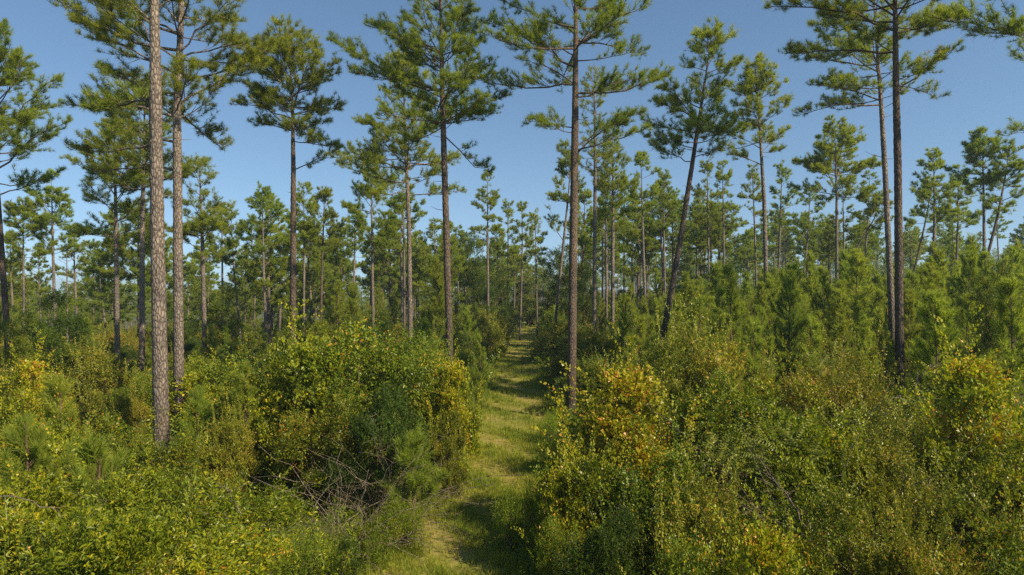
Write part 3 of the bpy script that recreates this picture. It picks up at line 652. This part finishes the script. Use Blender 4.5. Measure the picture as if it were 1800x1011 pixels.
NAMES = {'vine': ("vine_covered_shrub", "shrub"), 'bush': ("green_shrub", "shrub"), 'olive': ("olive_shrub", "shrub"), 'dark': ("dark_evergreen_shrub", "shrub"), 'sumac': ("sumac_shrub", "shrub"),
         'gold': ("weed_clump", "weeds"), 'mound': ("vine_mound", "vines"), 'tree': ("broadleaf_tree", "tree")}
def put(kind, x, y, h, wd=1.0, label=None, group=None, z=None, var=None, rng=rf):
    vi = int(rng.integers(len(SH[kind]))) if var is None else var
    mf, ms = SH[kind][vi]; s = h / TOPS[kind][vi][0]; nm, cat = NAMES[kind]
    t = thing(nm, label or "", cat, (x, y, float(ground(x, y)) - .05 if z is None else z), group, float(rng.uniform(0, 6.28)))
    t.scale = (s * wd, s * wd * rng.uniform(.9, 1.1), s)
    part("foliage", mf, t); part("stems", ms, t); return t
def put_px(kind, u, ytop, d, wd, label, var=None, group="shrubs round the trail"):
    x = (u - 900) / F * d; zt = CAM_Z + (HOR - ytop) / F * d; h = zt - float(ground(x, d))
    return put(kind, x, d, max(h, .6), wd, label, group, var=var)
def pine_px(u, ytop, d, wd, label, v=None):
    x = (u - 900) / F * d; zt = CAM_Z + (HOR - ytop) / F * d; g = float(ground(x, d)); h = zt - g
    L = [(3.2, 0), (4.4, 1), (5.4, 2), (2.4, 3)]; hh, k = min(L, key=lambda q: abs(q[0] - h)) if v is None else L[v]
    mt, mc = YP[k]; t = thing("young_pine", label, "young pine", (x, d, g - .05), "young pines", float(rf.uniform(0, 6.28))); s = h / hh; t.scale = (s * wd, s * wd, s)
    part("trunk", mt, t); part("crown", mc, t)

# right of the trail
put_px('vine', 1085, 655, 19, .82, "tall yellowing vine-covered shrub leaning over the trail's right edge", 0)
put_px('vine', 1005, 790, 16.5, .66, "yellow-leaved shrub at the trail's right edge, below the tall yellowing one", 1)
put_px('bush', 985, 915, 14.6, .5, "small green shrub whose foot shades the near trail at its right edge", 0)
put_px('dark', 1060, 905, 13.2, .7, "dark glossy low shrub at the bottom, in front of the yellowing ones", 0)
put_px('bush', 1150, 790, 15.5, .8, "green shrub spreading right of the tall yellowing vine shrub", 1)
put_px('olive', 1230, 560, 26, .80, "high olive shrub right below the leaning pine's foot", 0)
put_px('olive', 1140, 600, 24, .7, "olive shrub rising behind the tall yellowing vine shrub", 2)
put_px('bush', 1270, 665, 21, .8, "green shrub in front of the high olive shrub", 2)
put_px('olive', 1370, 640, 22, .85, "olive shrub in the middle of the right-hand thicket's lower edge", 1)
put_px('olive', 1480, 600, 24, .85, "pale olive shrub left of the two close pines' feet", 0)
put_px('sumac', 1560, 640, 21, .85, "grey-green feathery-leaved shrub below the two close pines", 0)
put_px('sumac', 1340, 745, 17.5, .9, "grey-green feathery shrub in the centre of the right foreground mass", 1)
put_px('vine', 1450, 720, 18, .8, "yellow-flecked vine shrub between the two feathery shrubs", 1)
put_px('olive', 1560, 760, 17, .9, "olive shrub below the feathery shrub near the two close pines", 1)
put_px('olive', 1680, 690, 20, .8, "olive shrub right of the feathery one, under the young pine", 2)
put_px('vine', 1750, 640, 17.5, .8, "golden vine shrub near the right edge", 0)
put_px('vine', 1800, 760, 13.5, .7, "golden-flecked vine shrub cut by the right edge", 1)
put_px('olive', 1700, 830, 13.5, .8, "olive shrub low at the right, before the golden vine shrub", 0)
put_px('olive', 1240, 840, 13.5, .8, "low olive shrub at the bottom right of the dark glossy one", 1)
put_px('bush', 1400, 870, 12.8, .8, "low green shrub at the bottom of the right foreground", 0)
put_px('olive', 1540, 860, 12.5, .8, "low olive shrub at the bottom, left of the fallen grey branches", 2)
put_px('vine', 1330, 930, 10.8, .6, "vine shrub at the very bottom right of centre", 0)
put_px('olive', 1620, 930, 10.8, .7, "olive shrub at the very bottom, right of the fallen grey branches", 1)
put_px('bush', 1790, 920, 10.5, .7, "green shrub in the bottom right corner", 1)
put_px('bush', 1180, 960, 11.0, .6, "green shrub at the bottom edge, left of the vine shrub", 2)
put_px('tree', 1740, 480, 27, .42, "pale slender broadleaf sapling with shiny leaves near the right edge", 0)
# left of the trail
put_px('vine', 790, 640, 25.5, .55, "sunlit yellow-edged shrub at the trail's left edge", 0)
put_px('bush', 730, 590, 27, .7, "leafy green shrub left of the trail below the bowed pine", 0)
put_px('bush', 640, 585, 25, .85, "broad green shrub heading the left-hand mass", 2)
put_px('vine', 540, 590, 25.5, .8, "yellow-green vine shrub below the lone full-crowned pine", 1)
put_px('bush', 465, 640, 26, .7, "green shrub left of the yellow-green vine shrub", 1)
put_px('dark', 675, 690, 21, .75, "dark shaded shrub in the hollow of the left-hand mass", 0)
put_px('bush', 570, 700, 21.5, .8, "shaded green shrub in front of the yellow-green vine shrub", 0)
put_px('olive', 790, 720, 23, .45, "thin-leaved shrub leaning on the trail's left edge", 2)
put_px('olive', 400, 720, 21.5, .65, "olive shrub right of the thickest trunk's foot", 0)
put_px('bush', 300, 760, 20, .7, "green tangle wrapped round the thickest trunk's foot", 1)
put_px('olive', 225, 680, 27, .7, "olive shrub left of the thickest trunk", 0)
put_px('bush', 200, 740, 20, .8, "green shrub low to the left of the thickest trunk", 2)
put_px('vine', 50, 640, 25, .7, "yellow-dotted vine shrub near the left edge", 0)
put_px('bush', 20, 740, 16, .8, "green vine shrub at the left edge below the yellow-dotted one", 1)
put_px('tree', 110, 520, 38, .75, "dark oak-like sapling near the left edge below the slim pines", 1)
put_px('tree', 25, 560, 33, .6, "round green broadleaf sapling at the left edge", 0)
put_px('olive', 165, 600, 36, .8, "olive shrub with an orange patch right of the dark oak-like sapling", 1)
put_px('mound', 290, 872, 12.0, 1.0, "low vine-covered mound of bright leaves in the bottom left", 0)
put_px('mound', 110, 905, 10.6, .8, "vine mound in the bottom left corner, left of the bright one", 1)
put_px('vine', 40, 850, 12.5, .7, "yellow-spotted vine heap at the left edge above the corner mound", 1)
put_px('gold', 700, 880, 18.5, 1.1, "tall pale weeds beside the trail's left edge, near the bottom", 0, group="weed clumps")
put_px('gold', 640, 905, 17.5, 1.1, "pale weeds left of the trail-side ones", 1, group="weed clumps")
put_px('gold', 550, 925, 16.0, 1.2, "leafy pale weeds at the bottom left of centre", 0, group="weed clumps")
put_px('gold', 495, 960, 14.2, 1.2, "weeds between the bright vine mound and the bottom centre", 1, group="weed clumps")
put_px('gold', 900, 850, 18.2, .55, "single upright weed standing in the trail's right edge", 0, group="weed clumps")
put_px('gold', 975, 725, 31, 1.0, "tall grass-like weeds at the foot of the big trail-edge pine", 1, group="weed clumps")
put_px('dark', 600, 950, 14.5, .9, "dark feathery bush at the bottom left of the trail", 1)
pine_px(728, 760, 19.6, 1.05, "small young pine at the trail's left edge", 3)
put_px('gold', 722, 872, 18.4, .7, "pale weeds at the foot of the small young pine by the trail", 1, group="weed clumps")
pine_px(846, 590, 42, .8, "dark narrow young pine left of the mid trail", 1)
pine_px(120, 665, 17, 1.0, "tall soft young pine in front of the left-hand shrubs", 1)
pine_px(55, 735, 14.5, 1.0, "young pine at the left, in front of the tall soft one", 0)
pine_px(165, 775, 14.0, .9, "small young pine right of the left-hand ones", 3)
pine_px(435, 640, 23.5, .9, "young pine half sunk in vines left of the green shrubs", 1)
pine_px(350, 680, 24.5, .8, "young pine between the two thick trunks and the vine shrub", 0)
pine_px(1640, 520, 25, .95, "tall airy young pine right of the two close pines", 2)
pine_px(1785, 500, 23, .9, "young pine at the right edge behind the golden shrub", 2)
pine_px(1385, 470, 38, 1.0, "tallest young pine of the thicket's front, below the upswept-crowned pine", 2)

# berry heads on the feathery shrubs, dead tangles and fallen branches
def tangle(label, u, ytop, d, rx, ry, n, mat, seed, name="dead_branch_tangle"):
    rng = np.random.default_rng(seed); x = (u - 900) / F * d; g = float(ground(x, d)); h = CAM_Z + (HOR - ytop) / F * d - g
    o = np.stack([rng.normal(0, rx * .45, n), rng.normal(0, ry * .45, n), rng.uniform(0, .25, n)], -1)
    P1 = grow_limbs(rng.uniform(0, 6.28, n), rng.uniform(.1, 1.35, n), rng.uniform(.5, 1.2, n) * h * 1.15, o, rng, -.7, 8)
    P1[:, 1:] += rng.normal(0, .05, (n, 7, 3)); P1[:, :, 2] = np.maximum(P1[:, :, 2], 0)
    b = Buf(); b.add(*tubes(P1, .0075 * np.linspace(1, .4, 8)[None] * rng.uniform(.6, 1.7, (n, 1)), 4))
    m = n * 3; i = rng.integers(0, n, m); q, tg = evalp(P1, i, rng.uniform(.2, 1, m))
    P2 = grow_limbs(rng.uniform(0, 6.28, m), rng.uniform(-.3, 1, m), rng.uniform(.25, .8, m), q, rng, .1, 5); P2 += rng.normal(0, .015, P2.shape)
    b.add(*tubes(P2, .0055 * np.linspace(1, .4, 5)[None] * np.ones((m, 1)), 3))
    ob = link(bpy.data.objects.new(name, b.mesh(name, mat))); ob.location = (x, d, g); ob['label'] = label; ob['category'] = "dead branches"
tangle("grey tangle of dead stems in front of the left-hand shrubs", 600, 785, 17.8, 1.3, .8, 70, DEADW, 71)
tangle("dead twiggy stems leaning in the hollow left of the small young pine", 680, 740, 20.0, .9, .6, 70, DEADW, 72)
tangle("bare grey twigs poking out of the right foreground shrubs", 1420, 740, 15.3, 1.5, .8, 46, DEADW, 73)
tangle("brown bare stems among the olive shrubs at the bottom right", 1590, 830, 12.6, 1.0, .6, 40, DEADW, 74)
tangle("brown dead twigs left of the bright vine mound", 60, 860, 11.8, .7, .5, 40, DEADW, 75)
def branch(label, pts, r, seed, side=6):
    rng = np.random.default_rng(seed); q = np.array([px(u, y, d) for u, y, d in pts]); o = q[0].copy(); q = q - o
    t = np.linspace(0, 1, len(q)); tt = np.linspace(0, 1, 14); c = np.stack([np.interp(tt, t, q[:, k]) for k in range(3)], -1); c[1:-1] += rng.normal(0, .025, (12, 3))
    b = Buf(); b.add(*tubes(c[None], (r * np.linspace(1, .35, 14))[None], 6, .08, rng))
    i = np.zeros(side, int); p, tg = evalp(c[None], i, rng.uniform(.3, .95, side)); d = norm(tg + rng.normal(0, .6, (side, 3)))
    L = rng.uniform(.3, .9, side); u = np.linspace(0, 1, 5)[None, :, None]; P2 = p[:, None] + d[:, None] * L[:, None, None] * u; P2[:, 1:] += rng.normal(0, .03, (side, 4, 3))
    b.add(*tubes(P2, r * .38 * np.linspace(1, .4, 5)[None] * np.ones((side, 1)), 5))
    ob = link(bpy.data.objects.new("fallen_branch", b.mesh("fallen_branch", DEADW))); ob.location = o; ob['label'] = label; ob['category'] = "branch"; ob['group'] = "bare branches over the shrubs"
branch("pale forked bare branch rising from the feathery shrub below the two close pines", [(1570, 700, 19.5), (1600, 690, 19.4), (1625, 655, 19.3), (1660, 632, 19.3)], .024, 81)
branch("thin pale branch slanting in the right foreground centre", [(1415, 925, 12), (1385, 870, 12.6), (1360, 845, 12.8), (1330, 800, 13.4)], .014, 83)
branch("long tan stem slanting over the left foreground", [(-10, 860, 9.6), (60, 880, 9.9), (95, 895, 10), (130, 915, 10.2)], .010, 84, 2)
branch("thin grey stem arching at the right edge of the bright vine mound", [(425, 905, 12.5), (412, 875, 12.8), (395, 850, 13.2)], .014, 85, 3)

# thicket of young pines to the right, scattered ones to the left; shrubs between
rs = np.random.default_rng(33)
SB = [(44, "front-row"), (62, "second-row"), (95, "back-row"), (999, "far")]
spots = []
def free(x, y, r): return all((x - a) ** 2 + (y - b) ** 2 > r * r for a, b in spots)
def fit(x, y, h, hw):
    """keep shrubs low enough in front of the stems that the photo shows down to their feet"""
    u = 900 + x / y * F; g = float(ground(x, y))
    for d, u0, yb in HERO:
        if y < d - .5 and abs(u - u0) < hw / y * F + 4: h = min(h, CAM_Z + (HOR - yb - 6) / F * y - g)
    return h
def scatter_pines(n, ur, dr, hr, protos, rmin, what, group, edge=3.5):
    k = tries = 0
    while k < n and tries < n * 60:
        tries += 1; y = rs.uniform(*dr); u = rs.uniform(*ur); x = (u - 900) / F * y
        if not clear_of_trail(x, y, edge) or not free(x, y, rmin): continue
        spots.append((x, y)); mt, mc = protos[rs.integers(len(protos))]; h = fit(x, y, rs.uniform(*hr), 1.0)
        if h < 1.3: continue
        t = thing("young_pine", "", "young pine", (x, y, float(ground(x, y)) - .05), group, float(rs.uniform(0, 6.28)))
        s = h / 4.6; t.scale = (s, s, s * float(rs.uniform(.9, 1.15))); part("trunk", mt, t); part("crown", mc, t)
        later_label(t, what, x, y, SB); k += 1
scatter_pines(66, (1090, 1840), (31, 48), (3.4, 5.8), [YP[1], YP[2], YP[1]], 1.5, "young pine", "young pines of the right-hand thicket")
scatter_pines(80, (1080, 1830), (48, 70), (2.8, 6.2), YPM, 1.9, "young pine", "young pines of the right-hand thicket")
scatter_pines(44, (1040, 1830), (70, 110), (4, 6.5), YPM, 2.5, "young pine", "young pines of the right-hand thicket")
scatter_pines(26, (-40, 760), (34, 60), (2.2, 4.2), YPM, 2.2, "young pine", "young pines left of the trail")
scatter_pines(64, (-40, 830), (60, 130), (4.5, 8.5), YPM, 2.6, "young pine", "young pines left of the trail")
def scatter_shrubs(n, ur, dr, hr, kinds, rmin, group, edge=3.0):
    k = tries = 0
    while k < n and tries < n * 60:
        tries += 1; y = rs.uniform(*dr); u = rs.uniform(*ur); x = (u - 900) / F * y
        if not clear_of_trail(x, y, edge) or not free(x, y, rmin): continue
        spots.append((x, y)); kind = kinds[rs.integers(len(kinds))]; h = fit(x, y, rs.uniform(*hr), 1.5)
        if h < .9: continue
        t = put(kind, x, y, h, 1.05, None, group, rng=rs)
        later_label(t, {'vine': "yellowish shrub", 'bush': "green shrub", 'olive': "olive shrub", 'dark': "dark shrub", 'tree': "broadleaf sapling", 'sumac': "grey-green shrub"}[kind], x, y, SB); k += 1
scatter_shrubs(26, (-40, 780), (27, 46), (1.8, 3.6), ['bush', 'olive', 'vine', 'olive', 'dark'], 2.2, "shrubs left of the trail")
scatter_shrubs(54, (-40, 850), (46, 95), (2.4, 5.2), ['bush', 'olive', 'bush', 'dark', 'olive'], 2.5, "shrubs left of the trail")
scatter_shrubs(20, (1010, 1300), (30, 60), (2, 4.2), ['bush', 'dark', 'olive', 'bush'], 2.2, "shrubs right of the trail", 3.2)
scatter_shrubs(34, (960, 1830), (52, 110), (2.4, 4.6), ['bush', 'olive', 'bush'], 2.8, "shrubs right of the trail", 3.2)
scatter_shrubs(15, (-40, 850), (48, 115), (5.0, 8.0), ['tree'], 3.0, "broadleaf saplings among the pines", 7.0)
scatter_shrubs(10, (1010, 1400), (60, 115), (5.0, 7.5), ['tree'], 3.0, "broadleaf saplings among the pines", 4.5)
# hedges of shrubs that line the trail into the distance
for y in np.arange(30, 150, 4.6):
    for sd in (-1, 1):
        if sd > 0 and y < 34: continue
        yy = y + rs.uniform(-1.2, 1.2); x = float(trail_x(yy)) + sd * rs.uniform(3.7, 5.2); h = rs.uniform(2.0, 3.8) + (1.5 if y > 70 else 0)
        if not free(x, yy, 1.2): continue
        spots.append((x, yy)); kind = ['bush', 'olive', 'bush', 'dark'][rs.integers(4)]; h = fit(x, yy, h, 1.3)
        if h < .8: continue
        t = put(kind, x, yy, h, .8, None, "shrubs lining the trail", rng=rs)
        later_label(t, ("trailside green shrub" if kind == 'bush' else "trailside olive shrub" if kind == 'olive' else "trailside dark shrub"), x, yy, SB)
for (u, yt, d, wd, lb, v) in [(832, 425, 88, .7, "dark round broadleaf tree left of the trail's far end", 1), (880, 480, 100, .7, "green broadleaf tree beside the trail's end", 0),
                              (985, 440, 82, .8, "yellow-green broadleaf tree right of the trail's far end", 0), (930, 470, 135, 1.2, "broadleaf tree closing the end of the trail", 0),
                              (600, 500, 75, .8, "rounded broadleaf tree in the middle left stand", 0), (385, 500, 62, .8, "broadleaf tree right of the two thick left trunks", 0),
                              (1020, 470, 66, .7, "dark broadleaf tree behind the big trail-edge pine", 1), (1195, 465, 95, .9, "low broadleaf tree behind the leaning pine's foot", 0)]:
    put_px('tree', u, yt, d, wd, lb, v, "broadleaf trees")
finish_labels()

# ------------------------------------------------------------------ ground, trail, grass, undergrowth
def grid_mesh(xs, ys, zf, name, mat):
    X, Y = np.meshgrid(xs, ys); Z = zf(X, Y); V = np.stack([X, Y, Z], -1).reshape(-1, 3); nx = len(xs)
    i = (np.arange(len(ys) - 1)[:, None] * nx + np.arange(nx - 1)[None]).ravel(); b = Buf(); b.add(V, np.stack([i, i + 1, i + 1 + nx, i + nx], -1)); return b.mesh(name, mat, True)
q = np.linspace(-1, 1, 221); xs = np.sinh(q * 5.2) / math.sinh(5.2) * 2600
q2 = np.linspace(0, 1, 261); ys = -40 + np.concatenate([np.arange(0, 120, 1.0), 120 + (np.sinh(np.linspace(0, 1, 90) * 4) / math.sinh(4)) * 2900])
o = link(bpy.data.objects.new("ground", grid_mesh(xs, ys, ground, "ground", FLOOR))); o['kind'] = 'structure'
ty = np.arange(6, 175, .6); tw = 2.0 + .35 * np.sin(ty * .37) + .2 * np.sin(ty * .9)
b = Buf(); cols = np.linspace(-1, 1, 7); X = trail_x(ty)[:, None] + cols[None] * tw[:, None]; Y = np.repeat(ty[:, None], 7, 1); Z = ground(X, Y) + .03 - .05 * (np.abs(np.abs(cols) - .5) < .2)[None] * .5
i = (np.arange(len(ty) - 1)[:, None] * 7 + np.arange(6)[None]).ravel(); b.add(np.stack([X, Y, Z], -1).reshape(-1, 3), np.stack([i, i + 1, i + 8, i + 7], -1))
o = link(bpy.data.objects.new("path", b.mesh("path", TRAILM, True))); o['kind'] = 'structure'; o['label'] = "grassy trail running away between the shrubs"

rg = np.random.default_rng(50); gb = Buf()
def grass_band(n, d0, d1, half, hmin, hmax, tm, buf, tbase, off=0):
    y = d0 + (d1 - d0) * rg.random(n); x = trail_x(y) + rg.uniform(-half, half, n) * 1.0
    z = ground(x, y); patch = .5 * np.sin(x * 1.7 + y * .8) * np.sin(y * .55) + .3 * np.sin(y * 1.3 + x * 2.1)
    edge = S((np.abs(x - trail_x(y)) - 1.1) / 1.4)
    sc = (hmin + (hmax - hmin) * (rg.random(n) * .5 + .5 * edge)); keep = rg.random(n) > .72 * S((patch + .12) / .45) * (1 - edge)
    cl = np.sin(x * 3.1 + 2 * np.sin(y * 1.9)) * np.sin(y * 2.3 + 1.7 * np.sin(x * 2.2)); sc = sc * (1 + .75 * np.clip(cl, 0, 1)); patch = patch - .35 * np.clip(cl, 0, 1)
    D = np.stack([rg.normal(0, .18, n), rg.normal(0, .18, n), np.ones(n)], -1)
    stamp(buf, tm, np.stack([x, y, z], -1)[keep], D[keep], sc[keep], rg.uniform(0, 6.28, n)[keep], (tbase + .34 * patch - .15 * edge + rg.normal(0, .1, n))[keep], rg)
grass_band(17000, 12, 34, 2.9, .45, 1.5, BLADE, gb, .52)
grass_band(9000, 34, 70, 2.8, .6, 1.4, BLADE, gb, .52)
grass_band(4500, 70, 150, 2.4, .7, 1.3, BLADE, gb, .52)
n = 1500; y = rg.uniform(12, 60, n); x = trail_x(y) + rg.choice([-1, 1], n) * (3.6 - 1.8 * rg.random(n) ** 2.6)
stamp(gb, BLADE_TALL, np.stack([x, y, ground(x, y)], -1), np.stack([rg.normal(0, .15, n), rg.normal(0, .15, n), np.ones(n)], -1), rg.uniform(.7, 1.5, n), rg.uniform(0, 6.28, n), .2 + rg.normal(0, .12, n), rg)
o = link(bpy.data.objects.new("grass", gb.mesh("grass", GRASS))); o['kind'] = 'stuff'; o['label'] = "short sunlit grass covering the trail"; o['category'] = "grass"

ub = Buf()
def under(n, d0, d1, tm, s0, s1, buf, tint, lift=.0, pw=1.0):
    y = d0 + (d1 - d0) * rg.random(n) ** pw; u = rg.uniform(-120, 1920, n); x = (u - 900) / F * y
    k = np.abs(x - trail_x(y)) > 2.0 + rg.uniform(0, .6, n); x, y = x[k], y[k]; n = len(x)
    D = np.stack([rg.normal(0, .7, n), rg.normal(0, .7, n), np.ones(n)], -1); sc = rg.uniform(s0, s1, n)
    z = ground(x, y) + rg.uniform(0, 1, n) * lift
    patch = .12 * np.sin(x * .35 + 2) * np.cos(y * .27)
    stamp(buf, tm, np.stack([x, y, z], -1), D, sc, rg.normal(0, .6, n), tint + patch + rg.normal(0, .1, n), rg)
under(16000, 8, 45, SP_BUSH[:3] + SP_GOLD[:3], .8, 1.8, ub, .45, .5)
under(15000, 45, 120, SP_BUSH[3:] + SP_OLIVE[:3], 1.6, 3.4, ub, .45, .6)
under(9000, 120, 300, SP_OLIVE[3:], 4, 8, ub, .45, .6, .8)
o = link(bpy.data.objects.new("undergrowth", ub.mesh("undergrowth", BUSH))); o['kind'] = 'stuff'; o['label'] = "leafy ground cover between the shrubs"; o['category'] = "undergrowth"

# ------------------------------------------------------------------ haze
def haze(density):
    b = Buf(); x0, x1, y0, y1, z0, z1 = -2650, 2650, -60, 3050, -40, 42
    V = [(x, y, z) for z in (z0, z1) for y in (y0, y1) for x in (x0, x1)]
    b.add(V, [[0, 2, 3, 1], [4, 5, 7, 6], [0, 1, 5, 4], [2, 6, 7, 3], [0, 4, 6, 2], [1, 3, 7, 5]])
    m, t, N = mat_new("haze"); out = N("ShaderNodeOutputMaterial"); v = N("ShaderNodeVolumePrincipled")
    v.inputs["Color"].default_value = (.62, .80, 1, 1); v.inputs["Density"].default_value = density; v.inputs["Anisotropy"].default_value = .2
    t.links.new(v.outputs[0], out.inputs["Volume"])
    o = link(bpy.data.objects.new("haze", b.mesh("haze", m))); o['kind'] = 'stuff'; o['label'] = "thin air haze over the whole forest"; o['category'] = "haze"
haze(0.00036)
